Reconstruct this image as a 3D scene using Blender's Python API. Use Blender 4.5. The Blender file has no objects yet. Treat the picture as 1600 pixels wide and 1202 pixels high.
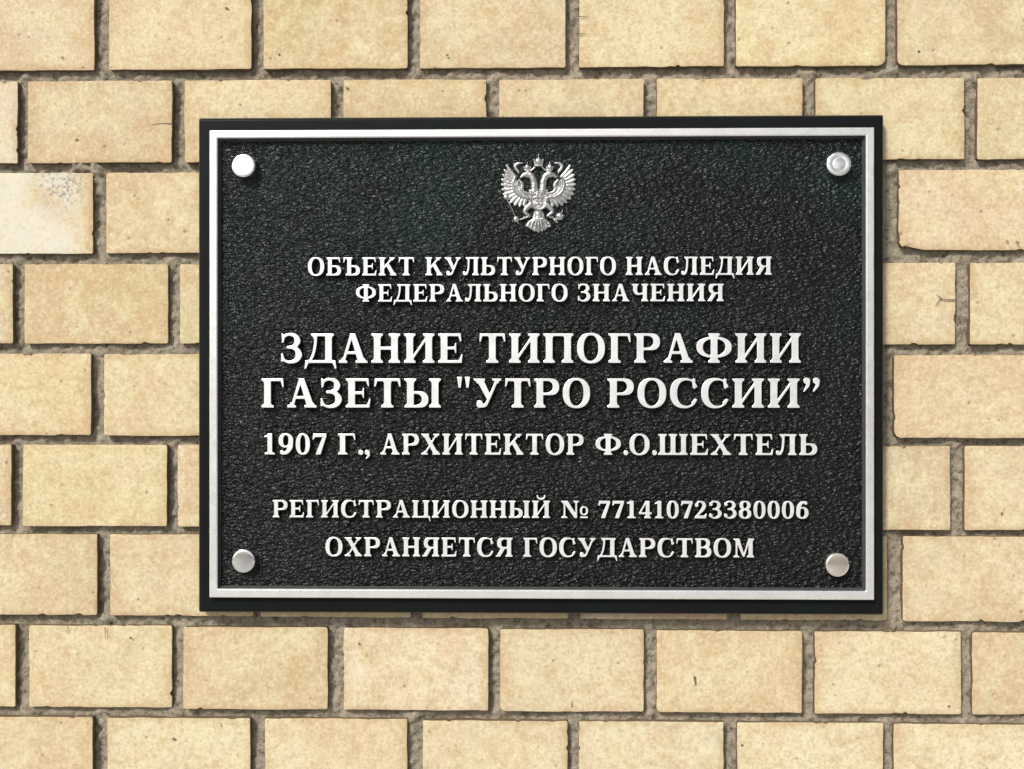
import bpy, bmesh, math, random
import numpy as np
from mathutils import Vector

random.seed(7)
rng = np.random.default_rng(11)
SC = bpy.context.scene
COL = SC.collection
R = math.radians

# ------------------------------------------------------------------ camera
DIST = 0.90                      # metres from the lens to the wall
SPAN = 0.864                     # metres of wall across the frame
YAW = R(1.08)
FWD = Vector((-math.sin(YAW), math.cos(YAW), 0))
RIGHT = Vector((math.cos(YAW), math.sin(YAW), 0))
CAM = -FWD * DIST
cd = bpy.data.cameras.new('camera')
cam = bpy.data.objects.new('camera', cd)
COL.objects.link(cam)
cam.location = CAM
cam.rotation_euler = (R(90), 0, YAW)
cd.sensor_width = 36
cd.lens = 36 * DIST / SPAN
cd.clip_start = 0.02
cd.clip_end = 200
SC.camera = cam

# ------------------------------------------------------------------ daylight (thin overcast, brightest up and to the left)
SUN_DIR = Vector((-0.42, -0.66, 0.62)).normalized()      # towards the sun
elev = math.asin(SUN_DIR.z)
azim = math.atan2(SUN_DIR.x, SUN_DIR.y)                   # from +Y towards +X
W = bpy.data.worlds.new('World')
SC.world = W
W.use_nodes = True
wn, wl = W.node_tree.nodes, W.node_tree.links
bg = wn['Background']
sky = wn.new('ShaderNodeTexSky')
sky.sky_type = 'NISHITA'
sky.sun_disc = False
sky.sun_elevation = elev
sky.sun_rotation = azim
sky.air_density = 1.0
sky.dust_density = 4.0
sky.ozone_density = 1.0
hs = wn.new('ShaderNodeHueSaturation')                    # thin cloud: the blue is washed out
hs.inputs['Saturation'].default_value = 0.25
wl.new(sky.outputs[0], hs.inputs['Color'])
tc = wn.new('ShaderNodeTexCoord')
sx = wn.new('ShaderNodeSeparateXYZ')
wl.new(tc.outputs['Generated'], sx.inputs[0])
mr = wn.new('ShaderNodeMapRange')
mr.inputs['From Min'].default_value = -0.060
mr.inputs['From Max'].default_value = -0.048
wl.new(sx.outputs['Z'], mr.inputs['Value'])
mx = wn.new('ShaderNodeMix')
mx.data_type = 'RGBA'
mx.inputs[6].default_value = (5.4, 5.25, 5.0, 1)           # paving far below the horizon
wl.new(mr.outputs[0], mx.inputs[0])
wl.new(hs.outputs[0], mx.inputs[7])
ma = wn.new('ShaderNodeMath')
ma.operation = 'MULTIPLY_ADD'
ma.inputs[1].default_value = 5.0
ma.inputs[2].default_value = 0.775                         # z = -0.055 lands on 0.5
wl.new(sx.outputs['Z'], ma.inputs[0])
ramp = wn.new('ShaderNodeValToRGB')                       # dark foot of the houses across the street
el = ramp.color_ramp.elements
el[0].position, el[0].color = 0.44, (1, 1, 1, 1)
el[1].position, el[1].color = 0.58, (1, 1, 1, 1)
for pos in (0.475, 0.525):
    e = el.new(pos)
    e.color = (0.62, 0.54, 0.46, 1)
wl.new(ma.outputs[0], ramp.inputs[0])
mb = wn.new('ShaderNodeMix')
mb.data_type = 'RGBA'
mb.blend_type = 'MULTIPLY'
mb.inputs[0].default_value = 1.0
wl.new(mx.outputs[2], mb.inputs[6])
wl.new(ramp.outputs[0], mb.inputs[7])
cn = wn.new('ShaderNodeTexNoise')                         # uneven cloud and street fronts
cn.inputs['Scale'].default_value = 5.0
cn.inputs['Detail'].default_value = 3.0
wl.new(tc.outputs['Generated'], cn.inputs['Vector'])
cr = wn.new('ShaderNodeMapRange')
for k_, v_ in (('From Min', 0.36), ('From Max', 0.62), ('To Min', 0.55), ('To Max', 1.18)):
    cr.inputs[k_].default_value = v_
wl.new(cn.outputs['Fac'], cr.inputs['Value'])
mc = wn.new('ShaderNodeMix')
mc.data_type = 'RGBA'
mc.blend_type = 'MULTIPLY'
mc.inputs[0].default_value = 1.0
wl.new(mb.outputs[2], mc.inputs[6])
wl.new(cr.outputs[0], mc.inputs[7])
wl.new(mc.outputs[2], bg.inputs['Color'])
bg.inputs['Strength'].default_value = 0.05

sd = bpy.data.lights.new('sun', 'SUN')
sd.energy = 1.5
sd.angle = R(11)
sd.color = (1.0, 0.96, 0.90)
sun = bpy.data.objects.new('sun', sd)
COL.objects.link(sun)
sun.rotation_euler = SUN_DIR.to_track_quat('Z', 'Y').to_euler()

SC.view_settings.view_transform = 'Standard'
SC.view_settings.look = 'None'
SC.view_settings.gamma = 1
SC.view_settings.use_curve_mapping = False
SC.view_settings.exposure = 1.22


# ------------------------------------------------------------------ helpers
def at(px, py, Y=0.0):
    """Point of the plane y = Y seen at a pixel of the 1600 x 1202 photograph."""
    f = 1600 * DIST / SPAN
    d = FWD * f + RIGHT * (px - 800) + Vector((0, 0, 1)) * (601 - py)
    t = (Y - CAM.y) / d.y
    return CAM + d * t


def mesh_object(name, verts, faces, mats, parent=None, midx=None, smooth=True):
    me = bpy.data.meshes.new(name)
    me.from_pydata([tuple(v) for v in verts], [], [tuple(int(i) for i in f) for f in faces])
    for m in mats:
        me.materials.append(m)
    if midx is not None:
        me.polygons.foreach_set('material_index', np.asarray(midx, dtype=np.int32))
    if smooth:
        me.polygons.foreach_set('use_smooth', [True] * len(me.polygons))
    me.update()
    o = bpy.data.objects.new(name, me)
    COL.objects.link(o)
    if parent:
        o.parent = parent
        o.matrix_parent_inverse = parent.matrix_world.inverted()
    return o


def thing(name, loc, label, cat):
    o = bpy.data.objects.new(name, None)
    COL.objects.link(o)
    o.empty_display_size = 0.05
    o.location = loc
    o['label'] = label
    o['category'] = cat
    bpy.context.view_layer.update()
    return o


def value_noise(X, Y, scale, seed, octaves=1, gain=0.5):
    """Smooth value noise in numpy, about -1..1."""
    out = np.zeros_like(X, dtype=float)
    amp, tot = 1.0, 0.0
    for k in range(octaves):
        g = np.random.default_rng(seed + 101 * k).uniform(-1, 1, (256, 256))
        x = X * scale * 2 ** k + 1000
        y = Y * scale * 2 ** k + 1000
        xi, yi = np.floor(x).astype(int), np.floor(y).astype(int)
        fx, fy = x - xi, y - yi
        fx = fx * fx * (3 - 2 * fx)
        fy = fy * fy * (3 - 2 * fy)
        a = g[yi % 256, xi % 256]
        b = g[yi % 256, (xi + 1) % 256]
        c = g[(yi + 1) % 256, xi % 256]
        d = g[(yi + 1) % 256, (xi + 1) % 256]
        out += amp * ((a * (1 - fx) + b * fx) * (1 - fy) + (c * (1 - fx) + d * fx) * fy)
        tot += amp
        amp *= gain
    return out / tot


# ------------------------------------------------------------------ materials
class MB:
    def __init__(self, name):
        self.m = bpy.data.materials.new(name)
        self.m.use_nodes = True
        self.n = self.m.node_tree.nodes
        self.l = self.m.node_tree.links
        self.p = self.n['Principled BSDF']

    def new(self, t, **kw):
        x = self.n.new(t)
        for k, v in kw.items():
            setattr(x, k, v)
        return x

    def link(self, a, b):
        self.l.new(a, b)

    def noise(self, vec, scale, detail=2, rough=0.5, dist=0.0):
        x = self.new('ShaderNodeTexNoise')
        x.inputs['Scale'].default_value = scale
        x.inputs['Detail'].default_value = detail
        x.inputs['Roughness'].default_value = rough
        x.inputs['Distortion'].default_value = dist
        if vec is not None:
            self.link(vec, x.inputs['Vector'])
        return x.outputs['Fac']

    def range(self, v, a, b, c=0.0, d=1.0):
        x = self.new('ShaderNodeMapRange')
        self.link(v, x.inputs['Value'])
        for k, q in zip(('From Min', 'From Max', 'To Min', 'To Max'), (a, b, c, d)):
            x.inputs[k].default_value = q
        return x.outputs[0]

    def mix(self, fac, a, b, blend='MIX'):
        x = self.new('ShaderNodeMix', data_type='RGBA', blend_type=blend)
        for sock, v in ((x.inputs[0], fac), (x.inputs[6], a), (x.inputs[7], b)):
            if isinstance(v, (int, float)):
                sock.default_value = v
            elif isinstance(v, tuple):
                sock.default_value = (*v, 1)
            else:
                self.link(v, sock)
        return x.outputs[2]

    def math(self, op, a, b=0.0):
        x = self.new('ShaderNodeMath', operation=op)
        for s, v in zip(x.inputs, (a, b)):
            if isinstance(v, (int, float)):
                s.default_value = v
            else:
                self.link(v, s)
        return x.outputs[0]

    def bump(self, h, strength, dist, prev=None):
        x = self.new('ShaderNodeBump')
        x.inputs['Strength'].default_value = strength
        x.inputs['Distance'].default_value = dist
        self.link(h, x.inputs['Height'])
        if prev is not None:
            self.link(prev, x.inputs['Normal'])
        return x.outputs[0]

    def coord(self):
        return self.new('ShaderNodeTexCoord').outputs['Object']


def mat_brick():
    b = MB('cream_brick')
    co = b.coord()
    seed = b.new('ShaderNodeAttribute', attribute_name='brick_seed')
    tint = b.new('ShaderNodeAttribute', attribute_name='brick_tint')
    stain = b.new('ShaderNodeAttribute', attribute_name='brick_stain')
    add = b.new('ShaderNodeVectorMath', operation='ADD')
    b.link(co, add.inputs[0])
    b.link(seed.outputs['Vector'], add.inputs[1])
    v = add.outputs[0]
    big = b.noise(v, 22, 3, 0.55)
    big2 = b.noise(v, 34, 3, 0.6, 0.6)
    mid = b.noise(v, 150, 4, 0.65, 0.3)
    fine = b.noise(v, 620, 3, 0.7)
    edg = b.new('ShaderNodeAttribute', attribute_name='brick_edge')
    grain = b.noise(v, 330, 3, 0.7, 0.2)
    c = b.mix(b.range(big, 0.42, 0.60), tint.outputs['Color'],
              b.mix(0.6, tint.outputs['Color'], (0.54, 0.385, 0.235)))
    c = b.mix(b.range(big2, 0.50, 0.66, 0, 0.7), c, (0.60, 0.535, 0.315))
    # browner firing marks that gather at some edges
    fe = b.math('MULTIPLY', b.range(edg.outputs['Fac'], 0.50, 0.0), b.range(b.noise(v, 15, 2, 0.5), 0.40, 0.56))
    c = b.mix(b.math('MULTIPLY', fe, 0.60), c, (0.42, 0.295, 0.155))
    pc_ = b.math('MULTIPLY', b.range(edg.outputs['Fac'], 0.15, 0.75), b.range(b.noise(v, 17, 3, 0.55), 0.40, 0.58))
    c = b.mix(b.math('MULTIPLY', pc_, 0.38), c, (0.64, 0.575, 0.39))
    c = b.mix(b.range(mid, 0.5, 0.66, 0, 0.30), c, (0.68, 0.61, 0.43))
    c = b.mix(b.range(mid, 0.49, 0.33, 0, 0.42), c, (0.42, 0.305, 0.17))
    blot = b.noise(v, 48, 3, 0.6, 0.8)
    c = b.mix(b.range(blot, 0.53, 0.68, 0, 0.55), c, (0.47, 0.335, 0.175))
    c = b.mix(b.range(grain, 0.52, 0.68, 0, 0.42), c, (0.70, 0.63, 0.46))
    c = b.mix(b.range(grain, 0.49, 0.32, 0, 0.52), c, (0.37, 0.275, 0.16))
    c = b.mix(b.range(fine, 0.45, 0.30, 0, 0.38), c, (0.30, 0.225, 0.135))
    # sand specks and fired pits
    vo = b.new('ShaderNodeTexVoronoi')
    vo.inputs['Scale'].default_value = 105
    b.link(v, vo.inputs['Vector'])
    gate = b.range(b.noise(v, 60, 2, 0.5), 0.55, 0.62)
    pit = b.math('MULTIPLY', b.range(vo.outputs['Distance'], 0.20, 0.06), gate)
    c = b.mix(b.math('MULTIPLY', pit, 0.55), c, (0.14, 0.10, 0.06))
    # sooty lime bloom on a few bricks
    sep = b.new('ShaderNodeSeparateXYZ')
    b.link(co, sep.inputs[0])
    near = b.new('ShaderNodeVectorMath', operation='DISTANCE')
    b.link(co, near.inputs[0])
    near.inputs[1].default_value = (-0.384, 0, 0.172)
    st = b.math('MULTIPLY', b.math('MULTIPLY', stain.outputs['Fac'], b.range(sep.outputs['X'], -0.362, -0.380)), b.math('MULTIPLY', b.range(b.noise(v, 26, 3, 0.6), 0.25, 0.5), b.range(grain, 0.34, 0.52, 0.55, 1.0)))
    st0 = b.math('MULTIPLY', stain.outputs['Fac'], b.range(b.noise(v, 26, 3, 0.6), 0.35, 0.6))
    c = b.mix(st, c, (0.60, 0.565, 0.47))
    soot = b.math('MULTIPLY', stain.outputs['Fac'],
                  b.math('MULTIPLY', b.range(b.noise(v, 330, 4, 0.75), 0.50, 0.60),
                         b.range(near.outputs['Value'], 0.036, 0.010)))
    c = b.mix(b.math('MULTIPLY', soot, 0.8), c, (0.16, 0.15, 0.13))
    b.link(c, b.p.inputs['Base Color'])
    b.p.inputs['Roughness'].default_value = 0.88
    b.p.inputs['Specular IOR Level'].default_value = 0.25
    n = b.bump(mid, 0.30, 0.0012)
    n = b.bump(fine, 0.40, 0.0005, n)
    n = b.bump(b.math('MULTIPLY', pit, -1), 0.5, 0.001, n)
    b.link(n, b.p.inputs['Normal'])
    return b.m


def mat_mortar():
    b = MB('grey_mortar')
    co = b.coord()
    a = b.noise(co, 18, 3, 0.6)
    f = b.noise(co, 240, 5, 0.7)
    g = b.noise(co, 900, 3, 0.7)
    c = b.mix(b.range(a, 0.35, 0.65), (0.335, 0.285, 0.215), (0.285, 0.25, 0.19))
    c = b.mix(b.range(f, 0.52, 0.68, 0, 0.7), c, (0.38, 0.335, 0.26))
    c = b.mix(b.range(f, 0.49, 0.34, 0, 0.85), c, (0.085, 0.07, 0.048))
    c = b.mix(b.range(g, 0.42, 0.30, 0, 0.5), c, (0.08, 0.07, 0.05))
    b.link(c, b.p.inputs['Base Color'])
    b.p.inputs['Roughness'].default_value = 0.95
    b.p.inputs['Specular IOR Level'].default_value = 0.15
    n = b.bump(f, 0.9, 0.0024)
    n = b.bump(g, 0.5, 0.0006, n)
    b.link(n, b.p.inputs['Normal'])
    return b.m


def mat_crack():
    b = MB('brick_crack')
    b.link(b.mix(b.noise(b.coord(), 400, 2), (0.10, 0.075, 0.045), (0.17, 0.13, 0.08)), b.p.inputs['Base Color'])
    b.p.inputs['Roughness'].default_value = 1
    return b.m


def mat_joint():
    b = MB('shade_painted_brick_side')
    c = b.mix(b.noise(b.coord(), 200, 4, 0.7), (0.10, 0.075, 0.045), (0.20, 0.155, 0.10))  # deep shade in the joints, painted in as a darker brick side colour
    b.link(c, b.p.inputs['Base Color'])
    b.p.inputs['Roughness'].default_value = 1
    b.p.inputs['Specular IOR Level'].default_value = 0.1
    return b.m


def mat_plain(name, a, c, rough):
    b = MB(name)
    b.link(b.mix(b.noise(b.coord(), 120, 4, 0.7), a, c), b.p.inputs['Base Color'])
    b.p.inputs['Roughness'].default_value = rough
    b.p.inputs['Specular IOR Level'].default_value = 0.25
    return b.m


def mat_field():
    b = MB('pebbled_black_enamel')
    co = b.coord()
    mp = b.new('ShaderNodeMapping')
    b.link(co, mp.inputs['Vector'])
    mp.inputs['Rotation'].default_value = (0, R(35), 0)
    mp.inputs['Scale'].default_value = (0.8, 1.0, 1.5)
    v = mp.outputs[0]
    peb = b.noise(v, 315, 1.5, 0.5, 0.3)
    grit = b.noise(v, 800, 2, 0.6)
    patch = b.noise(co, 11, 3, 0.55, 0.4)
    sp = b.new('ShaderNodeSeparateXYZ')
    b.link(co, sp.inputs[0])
    pf = b.math('MULTIPLY', b.range(patch, 0.36, 0.66), b.range(sp.outputs['Z'], 0.02, 0.16, 0.25, 1.0))  # greenish reflection painted into the enamel colour, stronger towards the top
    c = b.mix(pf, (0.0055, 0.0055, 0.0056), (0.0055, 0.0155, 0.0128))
    c = b.mix(b.range(grit, 0.64, 0.76, 0, 0.25), c, (0.10, 0.10, 0.10))
    b.link(c, b.p.inputs['Base Color'])
    b.link(b.range(b.noise(co, 60, 3), 0.3, 0.7, 0.22, 0.32), b.p.inputs['Roughness'])
    b.p.inputs['Specular IOR Level'].default_value = 0.27
    n = b.bump(peb, 1.0, 0.0046)
    n = b.bump(grit, 0.5, 0.0004, n)
    b.link(n, b.p.inputs['Normal'])
    return b.m


def mat_black():
    b = MB('smooth_black_enamel')
    co = b.coord()
    c = b.mix(b.range(b.noise(co, 14, 2), 0.4, 0.62), (0.0075, 0.0072, 0.0076), (0.0065, 0.0092, 0.0085))
    b.link(c, b.p.inputs['Base Color'])
    b.link(b.range(b.noise(co, 40, 3), 0.3, 0.7, 0.34, 0.46), b.p.inputs['Roughness'])
    b.p.inputs['Specular IOR Level'].default_value = 0.09
    b.link(b.bump(b.noise(co, 500, 2), 0.10, 0.0006), b.p.inputs['Normal'])
    return b.m


def mat_black_edge():
    b = MB('dull_black_paint')
    co = b.coord()
    c = b.mix(b.noise(co, 300, 3), (0.006, 0.006, 0.006), (0.014, 0.014, 0.014))
    b.link(c, b.p.inputs['Base Color'])
    b.p.inputs['Roughness'].default_value = 0.5
    b.p.inputs['Specular IOR Level'].default_value = 0.3
    return b.m


def mat_silver(name, metal=0.75, lo=0.30, hi=0.42, base=(0.80, 0.80, 0.79), scratch=0.08):
    b = MB(name)
    co = b.coord()
    c = b.mix(b.range(b.noise(co, 45, 3, 0.6), 0.35, 0.65), base, tuple(x * 0.92 for x in base))
    c = b.mix(b.range(b.noise(co, 420, 4, 0.7), 0.45, 0.28, 0, 0.25), c, tuple(x * 0.62 for x in base))
    b.link(c, b.p.inputs['Base Color'])
    b.p.inputs['Metallic'].default_value = metal
    b.link(b.range(b.noise(co, 120, 4), 0.3, 0.7, lo, hi), b.p.inputs['Roughness'])
    b.link(b.bump(b.noise(co, 260, 4, 0.65), scratch, 0.0006), b.p.inputs['Normal'])
    return b.m


M_BRICK, M_MORTAR, M_CRACK = mat_brick(), mat_mortar(), mat_crack()
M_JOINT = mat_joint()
M_BEVEL_SHEEN = mat_plain('bevel_highlight_black', (0.030, 0.026, 0.019), (0.050, 0.043, 0.030), 0.42)  # highlight along the plate's bevel, painted in as a lighter brownish black
M_WALL = mat_plain('unpolished_rim_metal', (0.04, 0.04, 0.04), (0.085, 0.085, 0.085), 0.4)
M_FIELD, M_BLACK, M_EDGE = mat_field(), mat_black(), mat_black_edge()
M_LETTER = mat_silver('polished_aluminium', 0.6, 0.26, 0.42, (0.90, 0.905, 0.91), 0.05)
M_RIM = mat_silver('brushed_aluminium', 0.72, 0.24, 0.34, (0.88, 0.885, 0.88), 0.02)
M_CAP = mat_silver('polished_steel', 0.92, 0.09, 0.15, (0.86, 0.855, 0.84), 0.02)
M_CAP_WARM = mat_silver('reflection_tinted_steel', 0.85, 0.12, 0.18, (0.90, 0.83, 0.73), 0.02)  # beige reflection painted into the steel's base colour
M_EMBLEM = mat_silver('cast_aluminium', 0.85, 0.30, 0.40, (0.46, 0.46, 0.455))

# ------------------------------------------------------------------ the brick wall
# courses: (top, bottom) at the left end of the frame and at the right end, then brick edges, all read off the wall
ROWS = [
    ((-20, -26), (111, 102), [(-76, 147), (170, 393), (412, 637), (656, 884), (905, 1131), (1150, 1383), (1402, 1640)]),
    ((126.5, 121), (256, 249), [(-200, 27), (44, 269), (289, 517), (537, 760), (780, 1006), (1026, 1254), (1274, 1507), (1528, 1760)]),
    ((270, 264.5), (397, 391), [(-78, 145), (165, 389), (411, 635), (657, 884), (905, 1132), (1152, 1380), (1405, 1634)]),
    ((413, 410.5), (537, 538.5), [(-204, 20), (38, 262), (281, 507), (528, 754), (775, 1001), (1022, 1249), (1270, 1493), (1516, 1746)]),
    ((553, 555.5), (680, 685), [(-80, 142), (163, 388), (409, 633), (655, 881), (903, 1130), (1152, 1377), (1397, 1632)]),
    ((695, 697.5), (821, 829), [(-204, 18), (37, 261), (278, 504), (524, 750), (771, 997), (1018, 1240), (1262, 1485), (1508, 1740)]),
    ((835, 839), (960, 971.5), [(-76, 152), (172, 396), (407, 642), (660, 888), (907, 1136), (1157, 1386), (1411, 1640)]),
    ((977.5, 989.5), (1104, 1117), [(-202, 24), (45, 268), (287, 512), (537, 763), (782, 1006), (1026, 1253), (1273, 1502), (1520, 1750)]),
    ((1120.5, 1133.5), (1246, 1262), [(-78, 145), (168, 391), (414, 636), (661, 887), (905, 1131), (1152, 1381), (1397, 1630)]),
]
CREAM = {                       # fired colours of the clay
    'a': (0.535, 0.450, 0.275), 'b': (0.530, 0.430, 0.275), 'c': (0.565, 0.490, 0.315), 'd': (0.585, 0.520, 0.365),
    'e': (0.43, 0.345, 0.205), 'f': (0.50, 0.395, 0.230), 'g': (0.545, 0.465, 0.265), 'h': (0.465, 0.390, 0.255),
}
TINTS = ['bafbagf', 'deafagga', 'dfaaaab', 'bfgaaabg', 'aaaaaab', 'agbaaahb', 'bagcbah', 'acfdcfcb', 'bcccddd']


def edge(pair, x):
    return pair[0] + (pair[1] - pair[0]) * (x / 1600)


bricks = []                     # x0, x1, z0, z1, tint, stain, in view
for r, (tp, bt, spans) in enumerate(ROWS):
    for k, (x0, x1) in enumerate(spans):
        xm = (x0 + x1) / 2
        a, b = at(x0, edge(bt, xm)), at(x1, edge(tp, xm))
        bricks.append([a.x, b.x, a.z, b.z, TINTS[r][k % len(TINTS[r])],
                       1.0 if (r, k) == (2, 0) else (0.45 if (r, k) == (1, 0) else (0.0)), (r, k)])
# the same bond carried on past the frame
PX, PZ = 0.1325, 0.0772
ordered = list(bricks)
for r in range(9):
    row = [b for b in ordered if b[6][0] == r]
    z0 = sum(b[2] for b in row) / len(row)
    z1 = sum(b[3] for b in row) / len(row)
    xl, xr = row[0][0], row[-1][1]
    for k in range(4):
        bricks.append([xl - 0.011 - PX * k - 0.1215, xl - 0.011 - PX * k, z0, z1, random.choice('aabcg'), 0.0, None])
        bricks.append([xr + 0.011 + PX * k, xr + 0.011 + PX * k + 0.1215, z0, z1, random.choice('aabcg'), 0.0, None])
ztop = max(b[3] for b in bricks)
zbot = min(b[2] for b in bricks)
for k in range(4):
    for side in (0, 1):
        z0 = (ztop + 0.0085 + PZ * k) if side == 0 else (zbot - 0.0085 - 0.0685 - PZ * k)
        ox = 0.066 * (k % 2) + (0.012 if side == 0 else 0.0)
        for j in range(-8, 8):
            x0 = j * PX + ox
            bricks.append([x0, x0 + 0.1215, z0, z0 + 0.0685, random.choice('aabcgf'), 0.0, None])

verts, faces, midx = [], [], []
tint_l, seed_l, stain_l, edge_l = [], [], [], []


def brick_mesh(x0, x1, z0, z1, tint, stain, key, i):
    w, h = x1 - x0, z1 - z0
    rg = np.random.default_rng(900 + i)
    rc = [rg.uniform(0.0009, 0.0019) for _ in range(4)]       # corner radii: bl, br, tr, tl
    if key == (0, 5):
        rc[1] = 0.006
    if key == (0, 6):
        rc[0] = 0.005
    if key == (2, 6):
        rc[0] = 0.004
    if key == (4, 6):
        rc[0] = 0.006
    if key in ((7, 4), (7, 5)):
        rc[0] = 0.004
    step = 0.0026 if key else 0.008
    pts = []

    def line(ax, az, bx, bz):
        n = max(2, int(math.hypot(bx - ax, bz - az) / step))
        for q in range(n):
            t = q / n
            pts.append((ax + (bx - ax) * t, az + (bz - az) * t))

    def arc(cx, cz, rr, a0):
        for q in range(4):
            a = R(a0 + 90 * q / 4)
            pts.append((cx + rr * math.cos(a), cz + rr * math.sin(a)))
    line(rc[0], 0, w - rc[1], 0)
    arc(w - rc[1], rc[1], rc[1], -90)
    line(w, rc[1], w, h - rc[2])
    arc(w - rc[2], h - rc[2], rc[2], 0)
    line(w - rc[2], h, rc[3], h)
    arc(rc[3], h - rc[3], rc[3], 90)
    line(0, h - rc[3], 0, rc[0])
    arc(rc[0], rc[0], rc[0], 180)
    P = np.array(pts)
    N = len(P)
    # outward normals of the outline
    T = np.roll(P, -1, 0) - np.roll(P, 1, 0)
    T /= np.linalg.norm(T, axis=1)[:, None] + 1e-9
    NO = np.stack([T[:, 1], -T[:, 0]], 1)
    wob = value_noise(P[:, 0] + i * 0.37, P[:, 1], 60, 5, 3) * 0.00055
    nick = value_noise(P[:, 0] + i * 0.53, P[:, 1] + 0.2, 170, 17, 2)
    nick = -np.clip(nick - 0.50, 0, 1) * 0.0055
    cd_ = np.min(np.stack([np.hypot(P[:, 0] - cx, P[:, 1] - cz) for cx in (0, w) for cz in (0, h)]), axis=0)
    out = wob * np.clip(cd_ / 0.006 - 0.3, 0, 1) + nick * np.clip(cd_ / 0.005 - 1.0, 0, 1)
    if key is None:
        out *= 0.6
    if key == (2, 6):            # the broken lower left corner
        d = np.hypot(P[:, 0] - 0.004, (P[:, 1]) * 2.2)
        out -= np.clip(1 - d / 0.016, 0, 1) * 0.0036
    proud = rg.uniform(-0.0009, 0.0009)
    tx, tz = rg.uniform(-0.010, 0.010), rg.uniform(-0.012, 0.012)
    base = len(verts)
    rr = rg.uniform(0.00035, 0.0006)
    rings = [(0.0, 0.040), (0.0, rr * 1.3)]
    for q in range(1, 5):
        a = math.pi / 2 * q / 4
        rings.append((rr * (1 - math.cos(a)), rr * (1 - math.sin(a))))
    rings += [(0.10, -0.00003), (0.25, -0.00008), (0.5, -0.00012)]       # these three are shares of the way to the middle
    seed = rg.uniform(-30, 30, 3)
    for (ins, dep) in rings:
        if ins < 0.05:
            Q = P + NO * (out - ins)[:, None]
        else:
            E = P + NO * (out * max(0.0, 1 - ins / 0.2) - rr)[:, None]
            Q = E + (np.array([w / 2, h / 2]) - E) * ins
        sag = value_noise(Q[:, 0] + i, Q[:, 1], 45, 31, 2) * 0.00035 if ins > 0 else 0
        yy = dep + (proud + tx * (Q[:, 0] - w / 2) + tz * (Q[:, 1] - h / 2) + sag if dep < 0.03 else 0) + np.zeros(N)
        for q in range(N):
            verts.append((x0 + Q[q, 0], yy[q], z0 + Q[q, 1]))
    K = len(rings)
    for k in range(K - 1):
        for q in range(N):
            q2 = (q + 1) % N
            faces.append((base + k * N + q, base + k * N + q2, base + (k + 1) * N + q2, base + (k + 1) * N + q))
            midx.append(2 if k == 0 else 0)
    verts.append((x0 + w / 2, proud - 0.00012, z0 + h / 2))
    for q in range(N):
        faces.append((base + (K - 1) * N + q, base + (K - 1) * N + (q + 1) % N, base + K * N))
        midx.append(0)
    c = np.array(CREAM[tint]) * rg.uniform(0.90, 1.07) * np.array([1, rg.uniform(0.97, 1.03), rg.uniform(0.93, 1.07)])
    n = K * N + 1
    tint_l.extend([(*c, 1.0)] * n)
    seed_l.extend([tuple(seed)] * n)
    stain_l.extend([stain] * n)
    for v_ in [0.0] * 6 + [0.35, 0.7, 1.0]:
        edge_l.extend([v_] * N)
    edge_l.append(1.0)


for i, b in enumerate(bricks):
    brick_mesh(*b, i)


def mark(pts, w0, w1, Y=-0.0011):
    """A hair crack or pit lying on a brick face."""
    P = [at(x, y, Y) for x, y in pts]
    base = len(verts)
    n = len(P)
    for k, p in enumerate(P):
        a, b = P[max(0, k - 1)], P[min(n - 1, k + 1)]
        d = Vector((b.x - a.x, 0, b.z - a.z)).normalized()
        nn = Vector((d.z, 0, -d.x))
        w = (w0 + (w1 - w0) * k / (n - 1)) * 0.00054 / 2
        for s in (-1, 1):
            q = p + nn * w * s
            verts.append((q.x, Y + 0.002 * (0), q.z))
            tint_l.append((0.3, 0.2, 0.1, 1)); seed_l.append((0, 0, 0)); stain_l.append(0.0); edge_l.append(1.0)
    for k in range(n - 1):
        faces.append((base + 2 * k, base + 2 * k + 1, base + 2 * k + 3, base + 2 * k + 2))
        midx.append(1)


MARKS = [
    ([(1492, 468.5), (1480, 469), (1468, 467.5)], 2.2, 1.0), ([(1471, 467.5), (1466, 472), (1462, 477)], 1.4, 0.6),
    ([(1472, 466.5), (1467, 463), (1463, 461)], 1.4, 0.6),
    ([(268, 193.5), (252, 193), (236, 196)], 1.8, 0.8), ([(164, 980), (165, 990), (164, 998)], 1.4, 0.5),
    ([(107, 979), (105, 990)], 1.2, 0.5), ([(900, 26), (921, 26)], 1.6, 0.5), ([(901, 53), (921, 53)], 1.8, 0.5),
    ([(893, 1105), (894, 1094)], 1.4, 0.5), ([(1085, 1057), (1087, 1070)], 4.0, 2.0),
    ([(203, 998), (206, 996)], 4.5, 2.5), ([(697, 86), (701, 87)], 3.4, 2.2), ([(435, 85), (438, 86)], 4.0, 2.6),
    ([(118, 219), (123, 219)], 4.0, 2.5), ([(270, 1154), (275, 1157)], 4.0, 3.0), ([(1564, 802), (1567, 803)], 4, 3),
    ([(1573, 377), (1576, 378)], 2.6, 2), ([(1588, 378), (1592, 380)], 2.6, 2), ([(1434, 81), (1438, 80)], 4, 2.5),
    ([(296, 1028), (300, 1029)], 4.5, 3), ([(346, 1136), (345, 1128)], 1.2, 0.4),
    ([(1158, 1166), (1161, 1163)], 3, 2), ([(541, 138), (545, 138)], 3.6, 2.4), ([(1481, 1104), (1485, 1103)], 2.5, 1.5),
    ([(560, 1005), (562, 1007)], 3.5, 2), ([(352, 12), (357, 14)], 4, 2), ([(96, 90), (99, 90)], 3, 2),
]
for m in MARKS:
    mark(*m)

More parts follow.
